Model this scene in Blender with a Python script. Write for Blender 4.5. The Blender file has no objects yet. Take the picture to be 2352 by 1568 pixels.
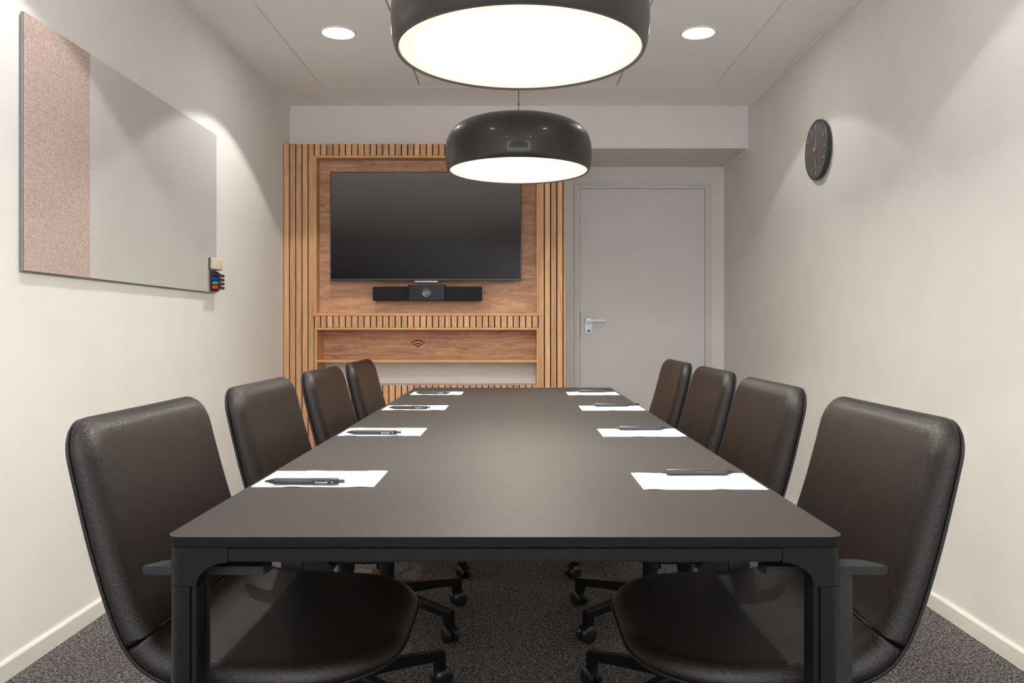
import bpy, bmesh, math, random
from mathutils import Vector, Matrix
R = math.radians
PI = math.pi
random.seed(7)
sc = bpy.context.scene
C = sc.collection

# ---------------------------------------------------------------- camera, world, exposure
CAM_Z = 1.03
cam_d = bpy.data.cameras.new('camera')
cam_d.sensor_width = 36.0
cam_d.lens = 1830 / 2352 * 36.0
cam_d.shift_x = -10 / 2352
cam_d.shift_y = -31 / 2352
cam_d.clip_start = 0.05
cam = bpy.data.objects.new('camera', cam_d)
C.objects.link(cam)
cam.location = (0, 0, CAM_Z)
cam.rotation_euler = (R(90), 0, 0)
sc.camera = cam

w = bpy.data.worlds.new('world')
w.use_nodes = True
w.node_tree.nodes['Background'].inputs[0].default_value = (0.94, 0.97, 1.0, 1)
w.node_tree.nodes['Background'].inputs[1].default_value = 1.75
sc.world = w
sc.view_settings.view_transform = 'Standard'
sc.view_settings.look = 'None'
sc.view_settings.gamma = 1.0
sc.view_settings.use_curve_mapping = False
sc.view_settings.exposure = 1.80
sc.cycles.max_bounces = 12
sc.cycles.diffuse_bounces = 8
sc.cycles.use_denoising = True
sc.cycles.sample_clamp_indirect = 6.0

SPOT_W = (14.5, 5.0)          # each ceiling downlight
PENDANT_E = 10.5        # emission of the pendant diffusers

# ---------------------------------------------------------------- measures
WL, WR = -1.50, 1.535
ZC = 2.50
YB = 5.89              # wall with the door
YS = 5.28              # front of soffit
ZS = 2.22              # underside of soffit
YF = -0.95             # wall behind the camera


# ---------------------------------------------------------------- materials
def node_mat(name, base=(0.5, 0.5, 0.5), rough=0.6, metal=0.0, spec=0.5):
    m = bpy.data.materials.new(name)
    m.use_nodes = True
    nt = m.node_tree
    b = nt.nodes['Principled BSDF']
    b.inputs['Base Color'].default_value = (*base, 1)
    b.inputs['Roughness'].default_value = rough
    b.inputs['Metallic'].default_value = metal
    b.inputs['Specular IOR Level'].default_value = spec
    return m, nt, b


def add(nt, kind, **kw):
    n = nt.nodes.new(kind)
    for k, v in kw.items():
        setattr(n, k, v)
    return n


def noise_mat(name, c1, c2, scale=40, rough=0.6, bump=0.0, bscale=300, bdist=0.001, metal=0.0, spec=0.5,
              detail=4, stretch=(1, 1, 1), lo=0.35, hi=0.65):
    m, nt, b = node_mat(name, c1, rough, metal, spec)
    tc = add(nt, 'ShaderNodeTexCoord')
    mp = add(nt, 'ShaderNodeMapping')
    mp.inputs['Scale'].default_value = stretch
    nt.links.new(tc.outputs['Object'], mp.inputs['Vector'])
    n = add(nt, 'ShaderNodeTexNoise')
    n.inputs['Scale'].default_value = scale
    n.inputs['Detail'].default_value = detail
    nt.links.new(mp.outputs[0], n.inputs['Vector'])
    r = add(nt, 'ShaderNodeValToRGB')
    r.color_ramp.elements[0].position = lo
    r.color_ramp.elements[1].position = hi
    r.color_ramp.elements[0].color = (*c1, 1)
    r.color_ramp.elements[1].color = (*c2, 1)
    nt.links.new(n.outputs['Fac'], r.inputs[0])
    nt.links.new(r.outputs[0], b.inputs['Base Color'])
    if bump:
        n2 = add(nt, 'ShaderNodeTexNoise')
        n2.inputs['Scale'].default_value = bscale
        n2.inputs['Detail'].default_value = 3
        nt.links.new(tc.outputs['Object'], n2.inputs['Vector'])
        bp = add(nt, 'ShaderNodeBump')
        bp.inputs['Strength'].default_value = bump
        bp.inputs['Distance'].default_value = bdist
        nt.links.new(n2.outputs['Fac'], bp.inputs['Height'])
        nt.links.new(bp.outputs[0], b.inputs['Normal'])
    return m


def wood_mat(name, light, dark, axis='Z', vary=0.12, rough=0.5):
    """oak veneer: grain runs along one axis, each piece takes its own offset and tone"""
    m, nt, b = node_mat(name, light, rough, 0, 0.3)
    tc = add(nt, 'ShaderNodeTexCoord')
    info = add(nt, 'ShaderNodeObjectInfo')
    vm = add(nt, 'ShaderNodeVectorMath', operation='SCALE')
    vm.inputs[0].default_value = (7.3, 5.1, 3.7)
    nt.links.new(info.outputs['Random'], vm.inputs['Scale'])
    va = add(nt, 'ShaderNodeVectorMath', operation='ADD')
    nt.links.new(tc.outputs['Object'], va.inputs[0])
    nt.links.new(vm.outputs[0], va.inputs[1])
    mp = add(nt, 'ShaderNodeMapping')
    st = {'Z': (1, 1, 0.07), 'X': (0.13, 1, 1)}[axis]
    mp.inputs['Scale'].default_value = st
    nt.links.new(va.outputs[0], mp.inputs['Vector'])
    n1 = add(nt, 'ShaderNodeTexNoise')
    n1.inputs['Scale'].default_value = 36
    n1.inputs['Detail'].default_value = 6
    n1.inputs['Roughness'].default_value = 0.62
    n1.inputs['Distortion'].default_value = 0.7
    nt.links.new(mp.outputs[0], n1.inputs['Vector'])
    n2 = add(nt, 'ShaderNodeTexNoise')
    n2.inputs['Scale'].default_value = 190
    n2.inputs['Detail'].default_value = 3
    nt.links.new(mp.outputs[0], n2.inputs['Vector'])
    mx = add(nt, 'ShaderNodeMath', operation='MULTIPLY_ADD')
    mx.inputs[1].default_value = 0.35
    nt.links.new(n2.outputs['Fac'], mx.inputs[0])
    nt.links.new(n1.outputs['Fac'], mx.inputs[2])
    r = add(nt, 'ShaderNodeValToRGB')
    r.color_ramp.elements[0].position = 0.50
    r.color_ramp.elements[1].position = 0.84
    r.color_ramp.elements[0].color = (*dark, 1)
    r.color_ramp.elements[1].color = (*light, 1)
    nt.links.new(mx.outputs[0], r.inputs[0])
    hs = add(nt, 'ShaderNodeHueSaturation')
    mr = add(nt, 'ShaderNodeMapRange')
    mr.inputs['To Min'].default_value = 1 - vary
    mr.inputs['To Max'].default_value = 1 + vary
    nt.links.new(info.outputs['Random'], mr.inputs['Value'])
    nt.links.new(mr.outputs[0], hs.inputs['Value'])
    nt.links.new(r.outputs[0], hs.inputs['Color'])
    nt.links.new(hs.outputs[0], b.inputs['Base Color'])
    bp = add(nt, 'ShaderNodeBump')
    bp.inputs['Strength'].default_value = 0.15
    bp.inputs['Distance'].default_value = 0.001
    nt.links.new(n2.outputs['Fac'], bp.inputs['Height'])
    nt.links.new(bp.outputs[0], b.inputs['Normal'])
    return m


def leather_mat(name, c, rough, scale, bump):
    m, nt, b = node_mat(name, c, rough, 0, 0.34)
    tc = add(nt, 'ShaderNodeTexCoord')
    v = add(nt, 'ShaderNodeTexVoronoi', feature='DISTANCE_TO_EDGE')
    v.inputs['Scale'].default_value = scale
    nz = add(nt, 'ShaderNodeTexNoise')
    nz.inputs['Scale'].default_value = scale * 0.6
    nz.inputs['Detail'].default_value = 2
    vm = add(nt, 'ShaderNodeVectorMath', operation='MULTIPLY_ADD')
    vm.inputs[1].default_value = (0.004, 0.004, 0.004)
    nt.links.new(tc.outputs['Object'], nz.inputs['Vector'])
    nt.links.new(nz.outputs['Color'], vm.inputs[0])
    nt.links.new(tc.outputs['Object'], vm.inputs[2])
    nt.links.new(vm.outputs[0], v.inputs['Vector'])
    r = add(nt, 'ShaderNodeMapRange')
    r.inputs['From Max'].default_value = 0.22
    nt.links.new(v.outputs['Distance'], r.inputs['Value'])
    bp = add(nt, 'ShaderNodeBump')
    bp.inputs['Strength'].default_value = bump
    bp.inputs['Distance'].default_value = 0.0006
    nt.links.new(r.outputs[0], bp.inputs['Height'])
    nt.links.new(bp.outputs[0], b.inputs['Normal'])
    n2 = add(nt, 'ShaderNodeTexNoise')
    n2.inputs['Scale'].default_value = 9
    nt.links.new(tc.outputs['Object'], n2.inputs['Vector'])
    r2 = add(nt, 'ShaderNodeMapRange')
    r2.inputs['To Min'].default_value = rough - 0.05
    r2.inputs['To Max'].default_value = rough + 0.05
    nt.links.new(n2.outputs['Fac'], r2.inputs['Value'])
    nt.links.new(r2.outputs[0], b.inputs['Roughness'])
    return m


def emit_mat(name, c, s):
    m, nt, b = node_mat(name, (0.9, 0.9, 0.88), 0.6)
    b.inputs['Emission Color'].default_value = (*c, 1)
    b.inputs['Emission Strength'].default_value = s
    return m


M = {}
M['wall_left'] = noise_mat('wall_paint_light', (0.735, 0.71, 0.68), (0.755, 0.73, 0.70), 6, 0.85, 0.25, 170, 0.0015, spec=0.2)
M['wall_right'] = noise_mat('wall_paint_greige', (0.705, 0.685, 0.655), (0.73, 0.71, 0.68), 6, 0.85, 0.25, 170, 0.0015, spec=0.2)
M['wall_back'] = noise_mat('wall_paint_grey', (0.72, 0.69, 0.665), (0.74, 0.71, 0.685), 6, 0.85, 0.2, 170, 0.0015, spec=0.2)
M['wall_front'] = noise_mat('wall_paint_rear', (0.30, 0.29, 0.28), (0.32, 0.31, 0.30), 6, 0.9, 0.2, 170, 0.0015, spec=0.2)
M['ceiling'] = noise_mat('ceiling_plaster', (0.92, 0.91, 0.905), (0.93, 0.92, 0.915), 8, 0.9, 0.15, 200, 0.001, spec=0.2)
M['tile'] = noise_mat('acoustic_tile', (0.92, 0.915, 0.91), (0.96, 0.955, 0.95), 260, 0.95, 0.2, 400, 0.001, spec=0.1)
M['tile_grid'] = noise_mat('tile_grid_grey', (0.30, 0.29, 0.28), (0.33, 0.32, 0.31), 20, 0.8)
M['white_trim'] = noise_mat('white_lacquer', (0.80, 0.77, 0.71), (0.82, 0.79, 0.73), 8, 0.45)
M['door'] = noise_mat('door_grey_lacquer', (0.64, 0.61, 0.60), (0.66, 0.63, 0.62), 5, 0.5, 0.05, 300, 0.0005)
M['door_frame'] = noise_mat('door_frame_paint', (0.63, 0.61, 0.565), (0.65, 0.63, 0.585), 5, 0.5)
M['slat'] = wood_mat('oak_slat', (0.69, 0.415, 0.225), (0.49, 0.265, 0.130), 'Z', 0.13)
M['oak_panel'] = wood_mat('oak_panel', (0.62, 0.350, 0.215), (0.37, 0.180, 0.100), 'X', 0.04)
M['oak_edge'] = wood_mat('oak_edge', (0.70, 0.40, 0.185), (0.54, 0.28, 0.115), 'X', 0.03)
M['oak_edge_v'] = wood_mat('oak_edge_vertical', (0.66, 0.36, 0.16), (0.50, 0.25, 0.10), 'Z', 0.03)
M['felt_black'] = noise_mat('dark_backing_felt', (0.012, 0.007, 0.004), (0.02, 0.012, 0.007), 300, 0.95)
M['burnt'] = noise_mat('burnt_engraving', (0.060, 0.018, 0.008), (0.085, 0.028, 0.012), 200, 0.8)
M['burnt_text'] = noise_mat('faint_engraving', (0.24, 0.105, 0.055), (0.27, 0.12, 0.065), 200, 0.8)
M['leather'] = leather_mat('black_brown_leather', (0.0090, 0.0056, 0.0048), 0.33, 460, 0.36)
M['leather_shell'] = leather_mat('black_leather_shell', (0.006, 0.0062, 0.0068), 0.40, 330, 0.4)
M['black_plastic'] = noise_mat('black_plastic', (0.012, 0.012, 0.012), (0.017, 0.017, 0.017), 60, 0.42, 0.1, 900, 0.0002)
M['arm_plastic'] = noise_mat('grey_black_arm_pad', (0.012, 0.0115, 0.012), (0.015, 0.0145, 0.015), 60, 0.5, 0.15, 1200, 0.0002, spec=0.35)
M['caster'] = noise_mat('caster_plastic', (0.010, 0.011, 0.012), (0.014, 0.015, 0.016), 40, 0.3)
M['black_metal'] = noise_mat('black_powder_coat', (0.004, 0.0043, 0.0048), (0.006, 0.0064, 0.007), 700, 0.42, 0.25, 1500, 0.0002, spec=0.2)
M['table_top'] = noise_mat('taupe_laminate', (0.0390, 0.0340, 0.0325), (0.053, 0.0475, 0.0455), 330, 0.52, 0.12, 1400, 0.0002, detail=2, spec=0.10)
M['table_edge'] = noise_mat('table_edge_black', (0.0030, 0.0034, 0.0039), (0.005, 0.0055, 0.006), 700, 0.5, 0.2, 1500, 0.0002, spec=0.12)
M['lamp_black'] = noise_mat('black_gloss_enamel', (0.018, 0.0145, 0.013), (0.019, 0.0155, 0.014), 5, 0.38, spec=0.35)
_b = M['lamp_black'].node_tree.nodes['Principled BSDF']
_b.inputs['Coat Weight'].default_value = 0.22
_b.inputs['Coat Roughness'].default_value = 0.05
M['lamp_rim'] = noise_mat('lamp_rim_bronze', (0.05, 0.036, 0.03), (0.06, 0.043, 0.035), 5, 0.35)
M['lamp_glow'] = emit_mat('lamp_diffuser', (1.0, 0.965, 0.90), PENDANT_E)
M['spot_glow'] = emit_mat('downlight_lens', (1.0, 0.98, 0.95), 11.0)
_nt = M['lamp_glow'].node_tree
_b = _nt.nodes['Principled BSDF']
_tc = add(_nt, 'ShaderNodeTexCoord')
_len = add(_nt, 'ShaderNodeVectorMath', operation='LENGTH')
_nt.links.new(_tc.outputs['Object'], _len.inputs[0])
_mr = add(_nt, 'ShaderNodeMapRange', interpolation_type='SMOOTHERSTEP')
_mr.inputs['From Min'].default_value = 0.03
_mr.inputs['From Max'].default_value = 0.262
_mr.inputs['To Min'].default_value = PENDANT_E * 2.55
_mr.inputs['To Max'].default_value = 0.27
_nt.links.new(_len.outputs['Value'], _mr.inputs['Value'])
_nt.links.new(_mr.outputs[0], _b.inputs['Emission Strength'])
_b.inputs['Emission Color'].default_value = (1.0, 0.94, 0.80, 1)
_b.inputs['Base Color'].default_value = (0.25, 0.25, 0.24, 1)
for _l in list(_b.inputs['Base Color'].links):
    _nt.links.remove(_l)
M['cord'] = noise_mat('grey_cord', (0.10, 0.09, 0.09), (0.13, 0.12, 0.12), 100, 0.6)
M['paper'] = noise_mat('white_paper', (0.90, 0.90, 0.915), (0.93, 0.93, 0.945), 20, 0.7)
M['print_grey'] = noise_mat('pale_print', (0.62, 0.62, 0.64), (0.66, 0.66, 0.68), 20, 0.8)
M['print_white'] = noise_mat('white_print', (0.80, 0.82, 0.85), (0.85, 0.87, 0.9), 20, 0.6)
M['pen'] = noise_mat('pen_black', (0.016, 0.016, 0.019), (0.022, 0.022, 0.025), 200, 0.38)
M['board_white'] = noise_mat('whiteboard_enamel', (0.52, 0.505, 0.48), (0.54, 0.525, 0.50), 4, 0.32, spec=0.4)
M['felt_pink'] = noise_mat('pink_felt', (0.36, 0.265, 0.235), (0.56, 0.430, 0.385), 230, 0.95, 0.4, 500, 0.001, detail=3)
M['board_edge'] = noise_mat('board_edge_aluminium', (0.22, 0.22, 0.22), (0.26, 0.26, 0.26), 60, 0.45, metal=0.4)
M['eraser'] = noise_mat('eraser_beige', (0.62, 0.55, 0.42), (0.66, 0.60, 0.47), 60, 0.8)
M['clock_face'] = noise_mat('clock_slate', (0.075, 0.078, 0.083), (0.088, 0.091, 0.096), 30, 0.5)
M['clock_rim'] = noise_mat('clock_dark_rim', (0.022, 0.025, 0.032), (0.028, 0.031, 0.038), 30, 0.45)
M['brass'] = noise_mat('brass', (0.85, 0.60, 0.24), (0.9, 0.66, 0.3), 50, 0.3, metal=0.9)
M['steel'] = noise_mat('satin_steel', (0.20, 0.208, 0.22), (0.25, 0.26, 0.275), 50, 0.28, metal=0.9)
M['tv_body'] = noise_mat('tv_black', (0.010, 0.010, 0.013), (0.013, 0.013, 0.016), 40, 0.35)
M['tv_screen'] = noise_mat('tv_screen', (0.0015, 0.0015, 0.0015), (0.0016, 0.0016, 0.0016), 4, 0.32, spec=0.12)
# grey-to-black reflection painted onto the screen as a faint glow
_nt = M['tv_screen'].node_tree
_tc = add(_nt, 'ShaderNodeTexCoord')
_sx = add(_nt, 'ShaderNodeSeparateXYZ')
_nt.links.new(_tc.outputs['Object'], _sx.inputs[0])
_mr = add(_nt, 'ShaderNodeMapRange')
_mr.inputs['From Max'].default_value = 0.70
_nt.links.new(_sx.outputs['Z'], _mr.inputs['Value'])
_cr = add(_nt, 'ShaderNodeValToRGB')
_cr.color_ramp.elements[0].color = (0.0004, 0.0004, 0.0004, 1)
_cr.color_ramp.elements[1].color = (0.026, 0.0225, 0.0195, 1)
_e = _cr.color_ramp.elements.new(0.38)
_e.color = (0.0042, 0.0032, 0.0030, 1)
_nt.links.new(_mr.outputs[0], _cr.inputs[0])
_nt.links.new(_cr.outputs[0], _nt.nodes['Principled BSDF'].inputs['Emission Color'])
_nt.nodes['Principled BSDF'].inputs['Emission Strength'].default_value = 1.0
M['grille'] = noise_mat('speaker_cloth', (0.003, 0.003, 0.0035), (0.014, 0.014, 0.016), 900, 0.9, lo=0.4, hi=0.7)
M['gloss_black'] = noise_mat('gloss_black', (0.003, 0.003, 0.003), (0.004, 0.004, 0.004), 4, 0.3, spec=0.2)
M['lens_glass'] = noise_mat('camera_lens', (0.10, 0.11, 0.12), (0.12, 0.13, 0.14), 50, 0.15)
for nm, c in (('black', (0.008, 0.008, 0.010)), ('blue', (0.008, 0.02, 0.42)), ('green', (0.01, 0.33, 0.22)), ('red', (0.72, 0.015, 0.02))):
    M['cap_' + nm] = noise_mat('marker_cap_' + nm, c, tuple(x * 1.1 for x in c), 20, 0.35)


def carpet():
    m, nt, b = node_mat('grey_loop_carpet', (0.1, 0.1, 0.1), 1.0, 0, 0.05)
    tc = add(nt, 'ShaderNodeTexCoord')
    v = add(nt, 'ShaderNodeTexVoronoi')
    v.inputs['Scale'].default_value = 370
    nt.links.new(tc.outputs['Object'], v.inputs['Vector'])
    sp = add(nt, 'ShaderNodeSeparateColor')
    nt.links.new(v.outputs['Color'], sp.inputs[0])
    n = add(nt, 'ShaderNodeTexNoise')
    n.inputs['Scale'].default_value = 120
    n.inputs['Detail'].default_value = 3
    nt.links.new(tc.outputs['Object'], n.inputs['Vector'])
    ma = add(nt, 'ShaderNodeMath', operation='MULTIPLY_ADD')
    ma.inputs[1].default_value = 0.55
    nt.links.new(sp.outputs[0], ma.inputs[0])
    nt.links.new(n.outputs['Fac'], ma.inputs[2])
    r = add(nt, 'ShaderNodeValToRGB')
    e = r.color_ramp.elements
    e[0].position = 0.50
    e[0].color = (0.022, 0.0185, 0.0175, 1)
    e[1].position = 1.0
    e[1].color = (0.27, 0.25, 0.242, 1)
    k = e.new(0.76)
    k.color = (0.096, 0.086, 0.083, 1)
    nt.links.new(ma.outputs[0], r.inputs[0])
    nt.links.new(r.outputs[0], b.inputs['Base Color'])
    bp = add(nt, 'ShaderNodeBump')
    bp.inputs['Strength'].default_value = 0.35
    bp.inputs['Distance'].default_value = 0.002
    nt.links.new(v.outputs['Distance'], bp.inputs['Height'])
    nt.links.new(bp.outputs[0], b.inputs['Normal'])
    return m


M['carpet'] = carpet()


# ---------------------------------------------------------------- helpers
def mesh_from(bm, name, mat, smooth=False):
    me = bpy.data.meshes.new(name)
    bmesh.ops.recalc_face_normals(bm, faces=bm.faces)
    bm.to_mesh(me)
    bm.free()
    if smooth:
        for p in me.polygons:
            p.use_smooth = True
    me.materials.append(mat)
    return me


def obj(name, bm, mat, parent=None, smooth=False, sharp=35, label=None):
    me = bm if isinstance(bm, bpy.types.Mesh) else mesh_from(bm, name, mat, smooth)
    if smooth and sharp:
        me.set_sharp_from_angle(angle=R(sharp))
    o = bpy.data.objects.new(name, me)
    C.objects.link(o)
    if parent:
        o.parent = parent
    if label:
        o['label'] = label
    return o


def thing(name, label, cat, loc=(0, 0, 0), rz=0.0, group=None):
    o = bpy.data.objects.new(name, None)
    o.empty_display_size = 0.1
    C.objects.link(o)
    o.location = loc
    o.rotation_euler = (0, 0, rz)
    o['label'] = label
    o['category'] = cat
    if group:
        o['group'] = group
    return o


def tag(o, label, cat, group=None):
    o['label'] = label
    o['category'] = cat
    if group:
        o['group'] = group
    return o


def struct(name, bm, mat, parent=None):
    o = obj(name, bm, mat, parent)
    if not parent:
        o['kind'] = 'structure'
    return o


def dup(root, loc, rz, label, group=None):
    r = root.copy()
    C.objects.link(r)
    r.location = loc
    r.rotation_euler = (0, 0, rz)
    r['label'] = label
    if group:
        r['group'] = group
    out = {}
    for ch in list(root.children):
        c = ch.copy()
        C.objects.link(c)
        c.parent = r
        out.setdefault(ch.name.split('.')[0], []).append(c)
        for g in list(ch.children):
            d = g.copy()
            C.objects.link(d)
            d.parent = c
    return r, out


def box(bm, x0, x1, y0, y1, z0, z1, bev=0.0, seg=1):
    g = bmesh.ops.create_cube(bm, size=1.0)
    vs = g['verts']
    for v in vs:
        v.co = Vector((x0 + (v.co.x + 0.5) * (x1 - x0), y0 + (v.co.y + 0.5) * (y1 - y0), z0 + (v.co.z + 0.5) * (z1 - z0)))
    if bev:
        es = list({e for v in vs for e in v.link_edges})
        bmesh.ops.bevel(bm, geom=es, offset=bev, segments=seg, affect='EDGES', profile=0.5)
    return bm


def bx(*a, **k):
    return box(bmesh.new(), *a, **k)


def prism(bm, pts, axis, a0, a1):
    """extrude a polygon given in the two other axes between a0 and a1"""
    def P(p, a):
        if axis == 'Y':
            return Vector((p[0], a, p[1]))
        if axis == 'X':
            return Vector((a, p[0], p[1]))
        return Vector((p[0], p[1], a))
    v0 = [bm.verts.new(P(p, a0)) for p in pts]
    v1 = [bm.verts.new(P(p, a1)) for p in pts]
    n = len(pts)
    bm.faces.new(v0)
    bm.faces.new(v1[::-1])
    for i in range(n):
        bm.faces.new((v0[i], v0[(i + 1) % n], v1[(i + 1) % n], v1[i]))
    return bm


def rrect(x0, x1, y0, y1, radii, n=6):
    """rounded rectangle outline; radii = (x0y0, x1y0, x1y1, x0y1)"""
    out = []
    for (cx, cy, sx, sy, a0, r) in ((x0, y0, 1, 1, 180, radii[0]), (x1, y0, -1, 1, 270, radii[1]),
                                    (x1, y1, -1, -1, 0, radii[2]), (x0, y1, 1, -1, 90, radii[3])):
        if r <= 1e-6:
            out.append((cx, cy))
            continue
        for k in range(n + 1):
            a = R(a0 + 90 * k / n)
            out.append((cx + sx * r + r * math.cos(a), cy + sy * r + r * math.sin(a)))
    return out


def lathe(bm, prof, n=48, center=(0, 0), caps=True):
    rings = []
    for (r, z) in prof:
        if r < 1e-6:
            rings.append([bm.verts.new((center[0], center[1], z))])
        else:
            rings.append([bm.verts.new((center[0] + r * math.cos(2 * PI * k / n), center[1] + r * math.sin(2 * PI * k / n), z)) for k in range(n)])
    for a, b in zip(rings, rings[1:]):
        if len(a) == 1 and len(b) == 1:
            continue
        if len(a) == 1:
            for k in range(n):
                bm.faces.new((a[0], b[k], b[(k + 1) % n]))
        elif len(b) == 1:
            for k in range(n):
                bm.faces.new((a[k], b[0], a[(k + 1) % n]))
        else:
            for k in range(n):
                bm.faces.new((a[k], b[k], b[(k + 1) % n], a[(k + 1) % n]))
    if caps:
        for ring in (rings[0], rings[-1]):
            if len(ring) > 1:
                try:
                    bm.faces.new(ring)
                except ValueError:
                    pass
    return bm


def rotmesh(bm, mat4):
    bmesh.ops.transform(bm, matrix=mat4, verts=bm.verts)
    return bm


def text_bm(s, size, extrude=0.0003, spacing=1.0):
    """flat lettering in the XY plane, left aligned, as a mesh"""
    cu = bpy.data.curves.new('lettering', 'FONT')
    cu.body = s
    cu.size = size
    cu.extrude = extrude
    cu.space_character = spacing
    cu.resolution_u = 3
    o = bpy.data.objects.new('lettering_source', cu)
    C.objects.link(o)
    dg = bpy.context.evaluated_depsgraph_get()
    me = bpy.data.meshes.new_from_object(o.evaluated_get(dg))
    bm = bmesh.new()
    bm.from_mesh(me)
    bpy.data.objects.remove(o)
    bpy.data.curves.remove(cu)
    bpy.data.meshes.remove(me)
    return bm


def fit_width(bm, width, height=None):
    xs = [v.co.x for v in bm.verts]
    ys = [v.co.y for v in bm.verts]
    sx = width / (max(xs) - min(xs))
    sy = sx if height is None else height / (max(ys) - min(ys))
    for v in bm.verts:
        v.co.x = (v.co.x - min(xs)) * sx
        v.co.y = v.co.y * sy
    return bm


# ================================================================ THE ROOM
struct('floor', bx(WL - 0.1, WR + 0.1, YF - 0.1, YB + 0.1, -0.1, 0), M['carpet'])
struct('wall_left', bx(WL - 0.1, WL, YF - 0.1, YB + 0.1, 0, ZC + 0.1), M['wall_left'])
struct('wall_right', bx(WR, WR + 0.1, YF - 0.1, YB + 0.1, 0, ZC + 0.1), M['wall_right'])
# unseen, unglazed window added behind the camera to let fill light in
WX0, WX1, WZ0, WZ1 = -1.38, 1.42, 0.75, 2.42
bm = bmesh.new()
box(bm, WL, WX0, YF - 0.1, YF, 0, ZC + 0.1)
box(bm, WX1, WR, YF - 0.1, YF, 0, ZC + 0.1)
box(bm, WX0, WX1, YF - 0.1, YF, 0, WZ0)
box(bm, WX0, WX1, YF - 0.1, YF, WZ1, ZC + 0.1)
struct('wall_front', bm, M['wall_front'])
bm = bmesh.new()
for (x0, x1, z0, z1) in ((WX0, WX0 + 0.05, WZ0, WZ1), (WX1 - 0.05, WX1, WZ0, WZ1), (WX0 + 0.05, WX1 - 0.05, WZ0, WZ0 + 0.05), (WX0 + 0.05, WX1 - 0.05, WZ1 - 0.05, WZ1),
                         ((WX0 + WX1) / 2 - 0.025, (WX0 + WX1) / 2 + 0.025, WZ0 + 0.05, WZ1 - 0.05)):
    box(bm, x0, x1, YF - 0.08, YF - 0.03, z0, z1)
struct('added_fill_window', bm, M['white_trim'])
pl = bpy.data.lights.new('fill_window_portal', 'AREA')
pl.shape = 'RECTANGLE'
pl.size, pl.size_y = WX1 - WX0, WZ1 - WZ0
pl.cycles.is_portal = True
po = bpy.data.objects.new('fill_window_portal', pl)
C.objects.link(po)
po.location = ((WX0 + WX1) / 2, YF - 0.11, (WZ0 + WZ1) / 2)
po.rotation_euler = (R(90), 0, 0)

# door opening in the far wall
DX0, DX1, DZ = 0.4695, 1.395, 2.060
bm = bmesh.new()
box(bm, WL, DX0 - 0.008, YB, YB + 0.1, 0, ZS)
box(bm, DX1 + 0.008, WR, YB, YB + 0.1, 0, ZS)
box(bm, DX0 - 0.008, DX1 + 0.008, YB, YB + 0.1, DZ + 0.008, ZS)
struct('wall_back', bm, M['wall_back'])
# dropped soffit across the far end
struct('wall_soffit', bx(WL, WR, YS, YB + 0.1, ZS, ZC + 0.02), M['wall_back'])
# stub wall carrying the slatted unit
struct('wall_niche', bx(WL, 0.29, 5.34, YB, 0, ZS), M['wall_back'])

# ceiling: plaster margin around a field of acoustic tiles
TX0, TX1, TY1 = -1.187, 1.209, 4.862
bm = bmesh.new()
box(bm, WL, TX0, YF, YB, ZC, ZC + 0.1)
box(bm, TX1, WR, YF, YB, ZC, ZC + 0.1)
box(bm, TX0, TX1, TY1, YB, ZC, ZC + 0.1)
ceil = struct('ceiling', bm, M['ceiling'])
obj('tile_grid', bx(TX0, TX1, YF, TY1, ZC + 0.016, ZC + 0.1), M['tile_grid'], ceil)
gx = [-1.187, -0.586, 0.012, 0.612, 1.209]
tile_me = None
y = TY1
while y > YF + 0.05:
    y0 = max(YF, y - 0.6)
    for i in range(4):
        o = obj('ceiling_panel', bx(gx[i] + 0.0045, gx[i + 1] - 0.0045, y0 + 0.0008, y - 0.0008, ZC + 0.001, ZC + 0.018), M['tile'], ceil)
    y -= 0.6

# baseboards with a bevelled top
def base_poly(s, x):
    return [(x, 0.0), (x + s * 0.013, 0.0), (x + s * 0.013, 0.052), (x + s * 0.009, 0.058), (x, 0.058)]
bm = prism(bmesh.new(), base_poly(1, WL), 'Y', YF, 5.12)
struct('baseboard_left', bm, M['white_trim'])
bm = prism(bmesh.new(), base_poly(-1, WR), 'Y', YF, YB)
struct('baseboard_right', bm, M['white_trim'])
struct('baseboard_back', bx(DX1 + 0.045, WR - 0.013, YB - 0.012, YB, 0, 0.058), M['white_trim'])
# pale bead where the right wall meets ceiling and soffit
struct('trim_1', bx(WR - 0.006, WR, YF, YS, ZC - 0.010, ZC), M['white_trim'])
struct('trim_2', bx(WR - 0.006, WR, YS, YB, ZS - 0.010, ZS), M['white_trim'])

# ---- door
d = bpy.data.objects.new('door_1', None)
C.objects.link(d)
d.location = (0, 0, 0)
d['kind'] = 'structure'
bm = bmesh.new()
box(bm, DX0 + 0.002, DX1 - 0.002, YB + 0.004, YB + 0.045, 0.006, DZ - 0.002, bev=0.0015)
obj('door_leaf', bm, M['door'], d)
bm = bmesh.new()
fw = 0.040
for (x0, x1, z0, z1) in ((DX0 - fw, DX0 - 0.001, 0, DZ + fw), (DX1 + 0.001, DX1 + fw, 0, DZ + fw), (DX0 - 0.001, DX1 + 0.001, DZ + 0.001, DZ + fw)):
    box(bm, x0, x1, YB - 0.010, YB + 0.06, z0, z1, bev=0.002)
for (x0, x1, z0, z1) in ((DX0 - fw + 0.0, DX0 - 0.022, 0, DZ + fw), (DX1 + 0.022, DX1 + fw, 0, DZ + fw), (DX0 - 0.022, DX1 + 0.022, DZ + 0.022, DZ + fw)):
    box(bm, x0, x1, YB - 0.018, YB - 0.009, z0, z1, bev=0.002)
obj('door_frame', bm, M['door_frame'], d)
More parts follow.
